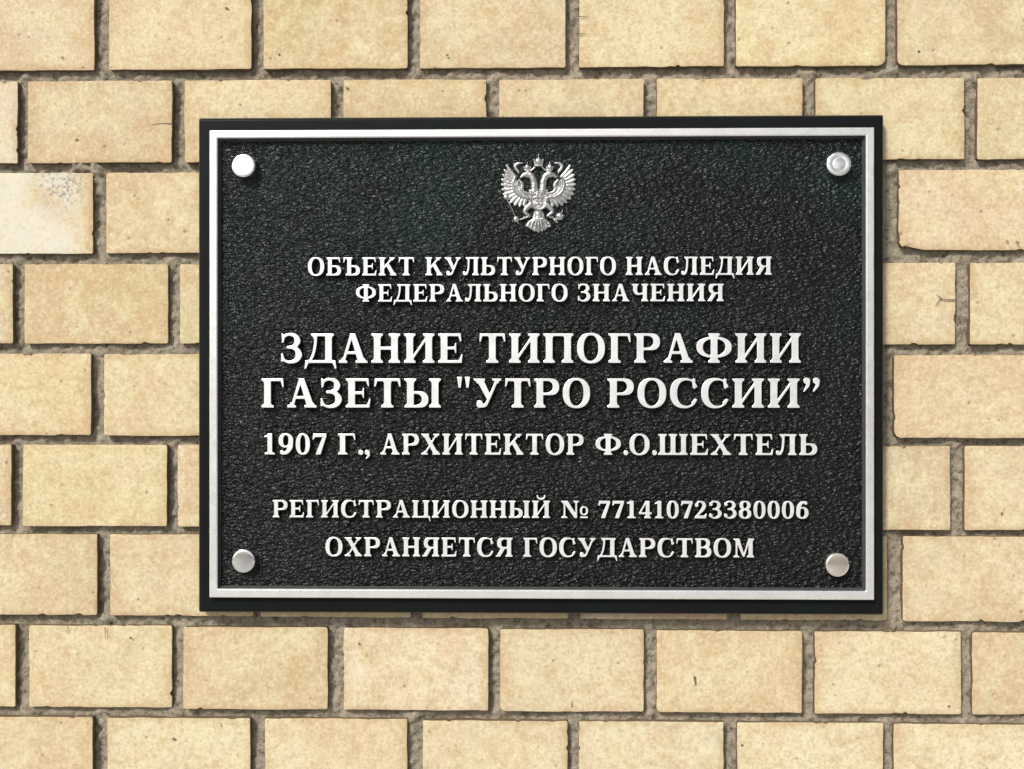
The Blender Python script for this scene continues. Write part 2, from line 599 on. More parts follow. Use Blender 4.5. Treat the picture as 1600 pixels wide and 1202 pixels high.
wall = thing('brick_wall', (0, 0.0, zbot - 0.32), 'pale yellow brick wall with recessed grey brown mortar joints behind the black plaque', 'wall')
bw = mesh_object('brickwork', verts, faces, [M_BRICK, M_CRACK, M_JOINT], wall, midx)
me = bw.data
at_ = me.attributes.new('brick_tint', 'FLOAT_COLOR', 'POINT')
at_.data.foreach_set('color', np.array(tint_l, dtype=np.float32).ravel())
at_ = me.attributes.new('brick_seed', 'FLOAT_VECTOR', 'POINT')
at_.data.foreach_set('vector', np.array(seed_l, dtype=np.float32).ravel())
at_ = me.attributes.new('brick_stain', 'FLOAT', 'POINT')
at_.data.foreach_set('value', np.array(stain_l, dtype=np.float32))

at_ = me.attributes.new('brick_edge', 'FLOAT', 'POINT')
at_.data.foreach_set('value', np.array(edge_l, dtype=np.float32))

# mortar bed: a rough sheet raked back behind the brick faces, with lumps where joints meet
xlo, xhi = -1.04, 1.04
zlo, zhi = zbot - 0.32, ztop + 0.32
xs = np.concatenate([np.arange(xlo, -0.47, 0.012), np.arange(-0.47, 0.47, 0.0019), np.arange(0.47, xhi, 0.012)])
zs = np.concatenate([np.arange(zlo, -0.35, 0.012), np.arange(-0.35, 0.35, 0.0019), np.arange(0.35, zhi, 0.012)])
GX, GZ = np.meshgrid(xs, zs)
dep = 0.0062 + value_noise(GX, GZ, 28, 3, 2) * 0.0016 + value_noise(GX, GZ, 190, 8, 2, 0.7) * 0.0026
for b in bricks:
    if b[6] is None:
        continue
    for (cx, cz) in ((b[1] + 0.0055, b[2] - 0.003), (b[1] + 0.0055, b[3] + 0.003)):
        amp = random.uniform(0.0, 0.0030)
        m = (abs(GX - cx) < 0.02) & (abs(GZ - cz) < 0.02)
        dep[m] -= amp * np.exp(-((GX[m] - cx) ** 2 + (GZ[m] - cz) ** 2) / (2 * 0.0048 ** 2))
for (px, py, amp, sg) in ((134, 261, 0.0078, 0.0055), (150, 263, 0.0070, 0.005), (158, 277, 0.0062, 0.005), (156, 292, 0.0040, 0.005), (120, 263, 0.0055, 0.004), (1392, 262, 0.003, 0.006), (1517, 127, 0.0052, 0.0048),
                          (165, 965, 0.0035, 0.005), (1022, 1098, 0.0055, 0.0035), (648, 1123, 0.004, 0.0032), (1518, 470, 0.003, 0.006)):
    p = at(px, py, 0.006)
    dep -= amp * np.exp(-((GX - p.x) ** 2 + (GZ - p.z) ** 2) / (2 * sg ** 2)) * (0.8 + 0.5 * value_noise(GX, GZ, 300, 77, 2))
dep = np.clip(dep, -0.0022, 0.012)
nx, nz = len(xs), len(zs)
mv = np.stack([GX.ravel(), dep.ravel(), GZ.ravel()], 1)
idx = np.arange(nx * nz).reshape(nz, nx)
mf = np.stack([idx[:-1, :-1], idx[:-1, 1:], idx[1:, 1:], idx[1:, :-1]], -1).reshape(-1, 4)
bv = [(xlo, 0.12, zlo), (xhi, 0.12, zlo), (xhi, 0.12, zhi), (xlo, 0.12, zhi)]
n0 = len(mv)
mv = np.vstack([mv, bv])
mfl = [tuple(f) for f in mf] + [(n0 + 3, n0 + 2, n0 + 1, n0)]
mfl.append(tuple([n0, n0 + 1] + list(idx[0, ::-1])))
mfl.append(tuple([n0 + 2, n0 + 3] + list(idx[-1, :])))
mfl.append(tuple([n0 + 3, n0] + list(idx[:, 0])))
mfl.append(tuple([n0 + 1, n0 + 2] + list(idx[::-1, -1])))
mesh_object('mortar', mv, mfl, [M_MORTAR], wall)

# ------------------------------------------------------------------ the plaque
Y_BACK, Y_FACE, Y_FIELD, Y_RIM, Y_LET = -0.0022, -0.0125, -0.0120, -0.0178, -0.0164


def rect_from(tl, tr, bl, br, Y):
    a, b, c, d = (at(*p, Y) for p in (tl, tr, bl, br))
    return (a.x + c.x) / 2, (b.x + d.x) / 2, (c.z + d.z) / 2, (a.z + b.z) / 2


OUT = rect_from((308.5, 184), (1383, 178.5), (310.5, 955), (1380, 964), Y_FACE)
RO = rect_from((325.5, 204), (1367, 198.5), (328, 934), (1365.5, 938), Y_RIM)
RO = (RO[0] + 0.0003, RO[1] - 0.0003, RO[2] + 0.0003, RO[3] - 0.0003)
RI = rect_from((338.5, 216.5), (1354, 211), (340.5, 919.5), (1352.5, 924.5), Y_RIM)

RI = (RI[0] - 0.0002, RI[1] + 0.0002, RI[2] - 0.0002, RI[3] + 0.0002)
plaque = thing('memorial_plaque', ((OUT[0] + OUT[1]) / 2, Y_BACK, OUT[2]),
               'black cast metal plaque with silver rim, eagle emblem and raised Cyrillic lettering on brick wall', 'plaque')


def loop_rings(name, rings, mat_of, mats, close_back=True, cap=True, smooth=False):
    """Rectangular rings (x0,x1,z0,z1,y,corner radius) lofted from back to front."""
    V, F, MI = [], [], []
    n = None
    for (x0, x1, z0, z1, y, rad) in rings:
        pts = []
        for (cx, cz, a0) in ((x1 - rad, z0 + rad, -90), (x1 - rad, z1 - rad, 0), (x0 + rad, z1 - rad, 90), (x0 + rad, z0 + rad, 180)):
            for q in range(5):
                a = R(a0 + 90 * q / 4)
                pts.append((cx + rad * math.cos(a), y, cz + rad * math.sin(a)))
        n = len(pts)
        V += pts
    for k in range(len(rings) - 1):
        for q in range(n):
            F.append((k * n + q, k * n + (q + 1) % n, (k + 1) * n + (q + 1) % n, (k + 1) * n + q))
            MI.append(mat_of(k))
    if cap:
        k = len(rings) - 1
        F.append(tuple(k * n + q for q in range(n)))
        MI.append(mat_of(k))
    if close_back:
        F.append(tuple(range(n))[::-1])
        MI.append(mat_of(0))
    o = mesh_object(name, V, F, mats, plaque, MI, smooth)
    return o


def off(r, d):
    return (r[0] - d, r[1] + d, r[2] - d, r[3] + d)


bev = 0.0030
rings = [(*off(OUT, 0), Y_BACK, 0.0016), (*off(OUT, 0), Y_FACE + bev, 0.0016)]
for q in range(1, 6):
    a = math.pi / 2 * q / 5
    rings.append((*off(OUT, -bev * (1 - math.cos(a))), Y_FACE + bev * (1 - math.sin(a)), 0.0014))
rings.append((*off(RO, 0.0022), Y_FACE, 0.0006))
rings.append((*off(RO, -0.0012), Y_FACE - 0.0002, 0.0006))
rings.append((*off(RI, 0.0012), Y_FACE - 0.0002, 0.0006))
rings.append((*off(RI, -0.0008), Y_FIELD + 0.0010, 0.0006))
loop_rings('base_plate', rings, lambda k: 1 if 1 <= k <= 3 else 0, [M_BLACK, M_BEVEL_SHEEN])

# rim: polished top, painted sides with a little draft
rr_ = [
    (*off(RO, 0.0010), Y_FACE + 0.0006, 0.0006), (*off(RO, 0.0002), Y_RIM + 0.0007, 0.0006), (*off(RO, -0.0004), Y_RIM + 0.0001, 0.0006),
    (*off(RO, -0.0009), Y_RIM, 0.0006),
    (*off(RI, 0.0009), Y_RIM, 0.0006), (*off(RI, 0.0004), Y_RIM + 0.0001, 0.0006), (*off(RI, -0.0002), Y_RIM + 0.0007, 0.0006),
    (*off(RI, -0.0020), Y_FIELD + 0.0006, 0.0006)]
loop_rings('rim', rr_, lambda k: {0: 1, 6: 2}.get(k, 0), [M_RIM, M_BLACK, M_WALL], close_back=False, cap=False)

# pebbled field: a real, slightly uneven cast sheet
fx0, fx1, fz0, fz1 = off(RI, -0.0004)
gx = np.linspace(fx0, fx1, 420)
gz = np.linspace(fz0, fz1, 300)
FX, FZ = np.meshgrid(gx, gz)
FY = Y_FIELD - 0.00016 * value_noise(FX * 0.8 + FZ * 0.6, FZ * 0.8 - FX * 0.6, 330, 21, 1) - 0.0002 * value_noise(FX, FZ, 22, 5, 2)
fi = np.arange(FX.size).reshape(FX.shape)
ff = np.stack([fi[:-1, :-1], fi[:-1, 1:], fi[1:, 1:], fi[1:, :-1]], -1).reshape(-1, 4)
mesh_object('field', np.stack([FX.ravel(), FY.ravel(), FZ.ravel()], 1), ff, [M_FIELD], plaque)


# ------------------------------------------------------------------ screw caps
def cap(px, py, dia, tilt, label=None, ring=False, mat=None):
    Yf = Y_FIELD - 0.0065
    c = at(px, py, Yf)
    rad = dia / 2 * 0.00054 * (DIST + Yf) / DIST
    prof = [(rad * 0.93, Y_FIELD + 0.0012), (rad * 0.98, Yf + 0.0018), (rad, Yf + 0.0012), (rad * 0.985, Yf + 0.0005), (rad * 0.93, Yf + 0.0001),
            (rad * 0.8, Yf), (rad * 0.4, Yf - 0.00012), (rad * 0.05, Yf - 0.00015)]
    if ring:
        prof[6:6] = [(rad * 0.60, Yf), (rad * 0.57, Yf + 0.00010), (rad * 0.49, Yf + 0.00010), (rad * 0.46, Yf)]
    n = 48
    V, F = [], []
    for (r_, y) in prof:
        for q in range(n):
            a = 2 * math.pi * q / n
            dx, dz = r_ * math.cos(a), r_ * math.sin(a)
            V.append((c.x + dx, y + (dx * tilt[0] + dz * tilt[1] if y < Yf + 0.002 else 0), c.z + dz))
    for k in range(len(prof) - 1):
        for q in range(n):
            F.append((k * n + q, k * n + (q + 1) % n, (k + 1) * n + (q + 1) % n, (k + 1) * n + q))
    F.append(tuple((len(prof) - 1) * n + q for q in range(n)))
    o = mesh_object('screw_cap', V, F, [mat or M_CAP], plaque)
    if label:
        o['label'] = label
    return o


cap(380, 258.5, 38, (-0.02, 0.10))
cap(1311, 256, 38, (-0.07, 0.09), 'polished screw cap with a faint turned ring', True)
cap(380, 877, 37, (0.0, 0.035))
cap(1309, 883, 37, (0.0, 0.054), 'polished screw cap with a beige reflection painted into its colour', mat=M_CAP_WARM)


# ------------------------------------------------------------------ lettering: a bold bracketed serif drawn here
class Glyph:
    """Shapes on a fine grid, 2 cells per unit; cap height is 100 units."""
    X0, Y0, K = -24.0, -34.0, 2.0

    def __init__(self, wid, hgt=172):
        self.nx, self.ny = int((wid + 48) * self.K), int(hgt * self.K)
        self.X, self.Y = np.meshgrid(self.X0 + np.arange(self.nx) / self.K, self.Y0 + np.arange(self.ny) / self.K)
        self.m = np.zeros(self.X.shape, bool)

    def pmask(self, pts):
        ins = np.zeros(self.X.shape, bool)
        n = len(pts)
        for i in range(n):
            (xa, ya), (xb, yb) = pts[i], pts[(i + 1) % n]
            if ya == yb:
                continue
            c = ((ya > self.Y) != (yb > self.Y)) & (self.X < (xb - xa) * (self.Y - ya) / (yb - ya) + xa)
            ins ^= c
        return ins

    def poly(self, *pts):
        self.m |= self.pmask(pts)

    def rect(self, x0, y0, x1, y1):
        self.m |= (self.X >= x0) & (self.X <= x1) & (self.Y >= y0) & (self.Y <= y1)

    def cut(self, x0, y0, x1, y1):
        self.m &= ~((self.X >= x0) & (self.X <= x1) & (self.Y >= y0) & (self.Y <= y1))

    def emask(self, cx, cy, rx, ry, n=2.25):
        return (abs((self.X - cx) / rx) ** n + abs((self.Y - cy) / ry) ** n) <= 1

    def ring(self, o, i):
        self.m |= self.emask(*o) & ~self.emask(*i)

    def ell(self, *a):
        self.m |= self.emask(*a)

    def dmask(self, x0, x1, y0, y1):
        ry = (y1 - y0) / 2
        rx = min(ry * 1.05, (x1 - x0) * 0.75)
        xm = x1 - rx
        return ((self.X >= x0) & (self.X <= xm) & (self.Y >= y0) & (self.Y <= y1)) | (self.emask(xm, (y0 + y1) / 2, rx, ry, 2.2) & (self.X >= xm))

    def bowl(self, x0, x1, y0, y1, tr=24, th=9):
        self.m |= self.dmask(x0, x1, y0, y1) & ~self.dmask(x0, x1 - tr, y0 + th, y1 - th)

    def stroke(self, pts, ws, sub=7):
        P = np.array(pts, float)
        Wd = np.array(ws, float)
        n = len(P)
        out = []
        for i in range(n - 1):
            p0, p1, p2, p3 = P[max(i - 1, 0)], P[i], P[i + 1], P[min(i + 2, n - 1)]
            for q in range(sub):
                t = q / sub
                c = 0.5 * ((2 * p1) + (-p0 + p2) * t + (2 * p0 - 5 * p1 + 4 * p2 - p3) * t * t + (-p0 + 3 * p1 - 3 * p2 + p3) * t ** 3)
                out.append((c[0], c[1], Wd[i] + (Wd[i + 1] - Wd[i]) * t))
        out.append((P[-1][0], P[-1][1], Wd[-1]))
        for (xa, ya, wa), (xb, yb, wb) in zip(out[:-1], out[1:]):
            dx, dy = xb - xa, yb - ya
            L = dx * dx + dy * dy + 1e-9
            t = np.clip(((self.X - xa) * dx + (self.Y - ya) * dy) / L, 0, 1)
            d = np.hypot(self.X - xa - t * dx, self.Y - ya - t * dy)
            self.m |= d <= (wa + (wb - wa) * t) / 2

    # serifs
    def sb(self, x, w, e=9, el=None, er=None):
        l, r = (e if el is None else el), (e if er is None else er)
        self.poly((x - l, 0), (x + w + r, 0), (x + w + r, 6.5), (x + w + min(r, 3), 10), (x + w, 17), (x, 17), (x - min(l, 3), 10), (x - l, 6.5))

    def st(self, x, w, e=9, el=None, er=None):
        l, r = (e if el is None else el), (e if er is None else er)
        self.poly((x - l, 100), (x + w + r, 100), (x + w + r, 93.5), (x + w + min(r, 3), 90), (x + w, 83), (x, 83), (x - min(l, 3), 90), (x - l, 93.5))

    def stem(self, x, w=24, top=(9, 9), bot=(9, 9)):
        self.rect(x, 0, x + w, 100)
        if top:
            self.st(x, w, 9, *top)
        if bot:
            self.sb(x, w, 9, *bot)

    def beak_tr(self, x, d=28):      # beak hanging from the right end of a top bar
        self.poly((x - 16, 100), (x + 1, 100), (x + 3, 100 - d), (x - 2, 100 - d), (x - 9, 92), (x - 20, 90))

    def beak_tl(self, x, d=28):
        self.poly((x + 16, 100), (x - 1, 100), (x - 3, 100 - d), (x + 2, 100 - d), (x + 9, 92), (x + 20, 90))

    def beak_br(self, x, d=30):
        self.poly((x - 18, 0), (x + 1, 0), (x + 5, d), (x, d), (x - 9, 9), (x - 22, 10))


def glyph(ch):
    g = None
    lo = hi = None
    if ch == 'О':
        g = Glyph(100); g.ring((50, 50, 50, 52), (50, 50, 26, 43.5))
    elif ch == 'С':
        g = Glyph(94); g.ring((49, 50, 49, 52), (58, 50, 33, 43.5)); g.cut(60, 30, 130, 69)
        g.poly((80, 66), (88, 64), (88, 100), (82, 100), (76, 90)); g.stroke([(78, 16), (88, 28)], [8, 6])
    elif ch == 'Р':
        g = Glyph(92); g.stem(8, 24, (9, 0), (9, 9)); g.bowl(20, 91, 43, 100)
    elif ch == 'В':
        g = Glyph(92); g.stem(8, 24, (9, 0), (9, 0)); g.bowl(20, 85, 48, 100, 23); g.bowl(20, 92, 0, 56)
    elif ch == 'Ь':
        g = Glyph(88); g.stem(8, 24, (9, 9), (9, 0)); g.bowl(20, 88, 0, 56)
    elif ch == 'Ъ':
        g = Glyph(100); g.stem(24, 24, (0, 9), (9, 0)); g.bowl(36, 102, 0, 56); g.rect(4, 91, 40, 100); g.beak_tl(3)
    elif ch == 'Ы':
        g = Glyph(128); g.stem(8, 24, (9, 9), (9, 0)); g.bowl(20, 84, 0, 56); g.stem(95, 24)
    elif ch == 'Б':
        g = Glyph(90); g.stem(8, 24, (9, 0), (9, 0)); g.bowl(20, 89, 0, 56); g.rect(8, 91, 78, 100); g.beak_tr(80)
    elif ch == 'Я':
        g = Glyph(98); g.stem(66, 24, (0, 9), (9, 9))
        h = Glyph(98); X = h.X.copy(); h.X = 98 - X; h.bowl(20, 90, 42, 100)
        h.poly((40, 48), (64, 50), (92, 6), (98, 6), (98, 0), (72, 0)); g.m |= h.m
    elif ch == 'Н':
        g = Glyph(102); g.stem(8); g.stem(70); g.rect(30, 45, 72, 55)
    elif ch in 'ИЙ':
        g = Glyph(108); g.stem(8); g.stem(76); g.poly((30, 10), (30, 24), (78, 90), (78, 76))
        if ch == 'Й':
            g.stroke([(32, 126), (37, 115), (54, 110), (71, 115), (76, 126)], [10, 9, 12, 9, 10])
    elif ch == 'П':
        g = Glyph(106); g.stem(8); g.stem(74); g.rect(8, 91, 98, 100)
    elif ch == 'Т':
        g = Glyph(92); g.stem(34, 24, (9, 9), (10, 10)); g.rect(4, 91, 88, 100); g.beak_tl(2); g.beak_tr(90)
    elif ch == 'Г':
        g = Glyph(78); g.stem(8, 24, (9, 0), (9, 11)); g.rect(8, 91, 74, 100); g.beak_tr(75, 30)
    elif ch == 'Е':
        g = Glyph(88); g.stem(8, 24, (9, 0), (9, 0)); g.rect(8, 91, 78, 100); g.rect(8, 0, 82, 9); g.rect(28, 46, 60, 55)
        g.poly((55, 52), (60, 68), (64, 68), (64, 33), (60, 33), (55, 49)); g.beak_tr(79, 27); g.beak_br(82)
    elif ch == 'Л':
        g = Glyph(102); g.stem(68, 24, (0, 9), (9, 9)); g.rect(22, 91, 92, 100); g.st(26, 14, 9, 9, 0)
        g.stroke([(36, 94), (35, 60), (31, 28), (22, 8), (10, 7)], [12, 12, 11, 12, 14]); g.ell(9, 11, 10, 11)
    elif ch == 'Д':
        g = Glyph(114); g.rect(74, 0, 98, 100); g.st(74, 24, 9, 0, 8); g.rect(26, 91, 98, 100); g.st(32, 12, 9, 9, 0)
        g.stroke([(40, 94), (38, 62), (31, 30), (18, 4)], [11, 11, 10, 10]); g.rect(8, 0, 108, 9)
        g.poly((16, 9), (3, 9), (-1, -20), (5, -20), (14, 0)); g.poly((98, 9), (111, 9), (115, -20), (109, -20), (100, 0)); lo, hi = 4, 110
    elif ch == 'А':
        g = Glyph(106); g.poly((40, 101), (60, 101), (96, 3), (70, 3)); g.poly((42, 101), (54, 101), (22, 3), (12, 3)); g.rect(26, 30, 74, 39)
        g.sb(12, 9, 11, 11, 11); g.sb(72, 22, 9, 11, 11)
    elif ch == 'К':
        g = Glyph(106); g.stem(8); g.stroke([(32, 44), (80, 94)], [10, 10]); g.poly((42, 55), (60, 68), (102, 4), (74, 4))
        g.st(77, 8, 9, 13, 12); g.sb(78, 20, 9, 9, 9)
    elif ch == 'Х':
        g = Glyph(104); g.poly((10, 96), (37, 96), (94, 4), (67, 4)); g.poly((78, 96), (88, 96), (25, 4), (14, 4))
        g.st(13, 22, 9, 11, 8); g.st(78, 9, 9, 12, 12); g.sb(16, 9, 9, 14, 12); g.sb(70, 22, 9, 8, 11)
    elif ch == 'У':
        g = Glyph(104); g.poly((10, 96), (37, 96), (62, 44), (52, 24)); g.stroke([(86, 94), (56, 30), (44, 9), (28, 6)], [10, 10, 11, 12])
        g.ell(23, 12, 12, 13); g.st(12, 22, 9, 11, 9); g.st(82, 9, 9, 13, 12)
    elif ch == 'Ф':
        g = Glyph(126); g.stem(51, 24); g.ring((63, 53, 63, 36), (63, 53, 40, 28))
    elif ch in 'З3':
        g = Glyph(78)
        g.stroke([(9, 86), (22, 95), (36, 97), (54, 92), (61, 76), (54, 60), (40, 54), (26, 53)], [9, 9, 9, 15, 23, 16, 10, 9])
        g.stroke([(26, 53), (44, 52), (60, 44), (66, 28), (58, 11), (38, 3), (20, 6), (8, 16)], [9, 10, 17, 25, 17, 10, 9, 11])
        if ch == 'З':
            g.poly((4, 101), (9, 101), (18, 92), (12, 70), (6, 68)); g.poly((3, 32), (9, 32), (16, 12), (8, 4), (2, 6))
        else:
            g.ell(12, 82, 11, 11); g.ell(11, 17, 11, 11)
    elif ch == 'Ч':
        g = Glyph(98); g.stem(66); g.rect(8, 58, 32, 100); g.st(8, 24); g.stroke([(20, 64), (25, 50), (40, 42), (70, 46)], [24, 20, 12, 9])
    elif ch == 'Ц':
        g = Glyph(110); g.stem(8); g.stem(72); g.rect(8, 0, 104, 9); g.poly((94, 9), (108, 9), (112, -20), (106, -20), (99, 0)); hi = 108
    elif ch == 'Ш':
        g = Glyph(150); g.stem(8); g.stem(60); g.stem(112); g.rect(8, 0, 130, 9)
    elif ch == 'М':
        g = Glyph(124); g.rect(15, 0, 25, 98); g.rect(88, 0, 112, 100); g.poly((10, 100), (36, 100), (68, 4), (56, 4)); g.poly((88, 100), (98, 100), (66, 4), (56, 4))
        g.st(14, 14, 9, 12, 0); g.st(92, 20, 9, 0, 9); g.sb(15, 10, 9, 13, 11); g.sb(88, 24)
    elif ch == '№':
        g = Glyph(146); g.rect(14, 0, 23, 98); g.rect(76, 0, 85, 100); g.poly((8, 100), (36, 100), (85, 14), (85, 0), (72, 0)); g.st(76, 9, 9, 11, 11)
        g.st(10, 14, 9, 10, 0); g.sb(14, 9, 9, 12, 12); g.ring((122, 42, 22, 26), (122, 42, 10, 19)); g.rect(102, 0, 142, 9)
    elif ch == '0':
        g = Glyph(74); g.ring((37, 50, 37, 52), (37, 50, 14, 43))
    elif ch == '1':
        g = Glyph(62); g.rect(20, 0, 44, 100); g.sb(20, 24, 9, 14, 14); g.poly((4, 88), (4, 82), (22, 84), (44, 100), (34, 101)); lo, hi = -2, 64
    elif ch == '2':
        g = Glyph(74); g.stroke([(12, 76), (22, 93), (38, 96), (54, 88), (59, 72), (50, 52), (30, 30), (10, 10)], [12, 11, 10, 18, 24, 20, 13, 10])
        g.ell(13, 76, 11, 11); g.poly((2, 0), (70, 0), (76, 28), (70, 28), (60, 17), (10, 17), (2, 8))
    elif ch == '4':
        g = Glyph(80); g.rect(44, 0, 67, 100); g.sb(44, 23); g.poly((44, 100), (56, 100), (14, 32), (3, 32)); g.rect(3, 23, 80, 34)
    elif ch == '6':
        g = Glyph(76); g.ring((38, 33, 38, 34.5), (38, 33, 14, 26)); g.stroke([(13, 38), (16, 66), (34, 90), (58, 96)], [25, 24, 17, 9]); g.ell(58, 90, 10, 10)
    elif ch == '9':
        g = Glyph(76); g.ring((38, 67, 38, 34.5), (38, 67, 14, 26)); g.stroke([(63, 62), (60, 34), (42, 10), (18, 4)], [25, 24, 17, 9]); g.ell(18, 10, 10, 10)
    elif ch == '7':
        g = Glyph(72); g.rect(4, 84, 72, 100); g.poly((0, 72), (6, 72), (16, 86), (16, 101), (4, 101)); g.poly((56, 92), (72, 92), (72, 88), (42, 0), (17, 0), (24, 20))
    elif ch == '8':
        g = Glyph(76); g.ring((38, 76, 34, 26), (38, 76, 12, 18)); g.ring((38, 27, 38, 29), (38, 27, 14, 20))
    elif ch == '.':
        g = Glyph(24); g.ell(12, 10, 12, 12, 2)
    elif ch == ',':
        g = Glyph(26); g.ell(12, 10, 12, 12, 2); g.stroke([(17, 10), (17, -6), (6, -20)], [14, 10, 4])
    elif ch == '"':
        g = Glyph(50); g.poly((0, 106), (20, 106), (14, 68), (6, 68)); g.poly((29, 106), (49, 106), (43, 68), (35, 68))
    elif ch == '”':
        g = Glyph(62)
        for o in (0, 33):
            g.ell(o + 16, 92, 12, 11, 2); g.stroke([(o + 20, 92), (o + 19, 76), (o + 6, 56)], [16, 12, 4])
    return g, lo, hi


def blur(a, s):
    r = int(3 * s) + 1
    k = np.exp(-np.arange(-r, r + 1) ** 2 / (2 * s * s))
    k /= k.sum()
    for ax in (0, 1):
        a = np.apply_along_axis(lambda v: np.convolve(v, k, 'same'), ax, a)
    return a


def contours(F, lev):
    """Closed iso-lines of a grid by marching squares, as arrays of (col,row)."""
    B = F > lev
    nxt = {}
    ys, xs_ = np.nonzero((B[:-1, :-1] != B[1:, 1:]) | (B[:-1, 1:] != B[1:, :-1]))
    pt = {}

    def hp(r, c):     # crossing on horizontal edge (r,c)-(r,c+1)
        key = ('h', r, c)
        a, b = F[r, c], F[r, c + 1]
        pt[key] = (c + (lev - a) / (b - a), r)
        return key

    def vp(r, c):
        key = ('v', r, c)
        a, b = F[r, c], F[r + 1, c]
        pt[key] = (c, r + (lev - a) / (b - a))
        return key
    for r, c in zip(ys.tolist(), xs_.tolist()):
        code = int(B[r, c]) | int(B[r, c + 1]) << 1 | int(B[r + 1, c + 1]) << 2 | int(B[r + 1, c]) << 3
        bo, ri, to, le = (lambda: hp(r, c)), (lambda: vp(r, c + 1)), (lambda: hp(r + 1, c)), (lambda: vp(r, c))
        tab = {1: [(bo, le)], 2: [(ri, bo)], 3: [(ri, le)], 4: [(to, ri)], 5: [(bo, le), (to, ri)], 6: [(to, bo)], 7: [(to, le)],
               8: [(le, to)], 9: [(bo, to)], 10: [(ri, bo), (le, to)], 11: [(ri, to)], 12: [(le, ri)], 13: [(bo, ri)], 14: [(le, bo)]}
        for s, e in tab.get(code, []):
            nxt[s()] = e()
    res = []
    while nxt:
        k0, k = next(iter(nxt.items()))
        del nxt[k0]
        loop = [pt[k0]]
        while k != k0 and k in nxt:
            loop.append(pt[k])
            k = nxt.pop(k)
        if len(loop) > 8:
            res.append(np.array(loop))
    return res


def simplify(P, tol):
    """Douglas-Peucker on a closed loop."""
    n = len(P)
    far = int(np.argmax(np.hypot(*(P - P[0]).T)))
    keep = np.zeros(n + 1, bool)
    Q = np.vstack([P, P[:1]])
    keep[[0, far, n]] = True
    stack = [(0, far), (far, n)]
    while stack:
        a, b = stack.pop()
        if b - a < 2:
            continue
        d = Q[b] - Q[a]
        L = np.hypot(*d) + 1e-9
        e = abs((Q[a + 1:b, 0] - Q[a, 0]) * d[1] - (Q[a + 1:b, 1] - Q[a, 1]) * d[0]) / L
        k = int(np.argmax(e))
        if e[k] > tol:
            keep[a + 1 + k] = True
            stack += [(a, a + 1 + k), (a + 1 + k, b)]
    return Q[:-1][keep[:-1]]


CACHE = {}


def outline(ch):
    if ch not in CACHE:
        g, lo, hi = glyph(ch)
        f = np.pad(blur(g.m.astype(float), 2.0), 1)
        loops = []
        for c in contours(f, 0.5):
            c = simplify(c, 0.14)
            loops.append(np.stack([(c[:, 0] - 1) / g.K + g.X0, (c[:, 1] - 1) / g.K + g.Y0], 1))
        allp = np.vstack(loops)
        CACHE[ch] = (loops, allp[:, 0].min() if lo is None else lo, allp[:, 0].max() if hi is None else hi)
    return CACHE[ch]


LINES = [   # baseline and cap height in photo pixels, then each word with its measured extent
    ('small raised silver text, first line', 430.2, 28.4, [('ОБЪЕКТ', 481, 647), ('КУЛЬТУРНОГО', 665, 962.5), ('НАСЛЕДИЯ', 978, 1206)]),
    ('small raised silver text, second line', 471.2, 27.2, [('ФЕДЕРАЛЬНОГО', 556, 887), ('ЗНАЧЕНИЯ', 903, 1131)]),
    ('large raised silver text, upper of the two big lines', 567.2, 46.0, [('ЗДАНИЕ', 439, 723), ('ТИПОГРАФИИ', 749, 1251.5)]),
    ('large raised silver text with quotation marks', 637.2, 45.6, [('ГАЗЕТЫ', 408.5, 689), ('"УТРО', 714, 922), ('РОССИИ”', 949, 1281)]),
    ('medium raised silver text starting with a year', 710.8, 32.6, [('1907', 413, 510), ('Г.,', 528, 578), ('АРХИТЕКТОР', 594.5, 912), ('Ф.О.ШЕХТЕЛЬ', 930.5, 1277)]),
    ('small raised silver text with a long register number', 809.6, 27.0, [('РЕГИСТРАЦИОННЫЙ', 426, 859.5), ('№', 876.5, 919), ('771410723380006', 935, 1263.5)]),
    ('small raised silver text, lowest line', 870.3, 29.6, [('ОХРАНЯЕТСЯ', 508.5, 801), ('ГОСУДАРСТВОМ', 818, 1178.5)]),
]
GAP = 13.0


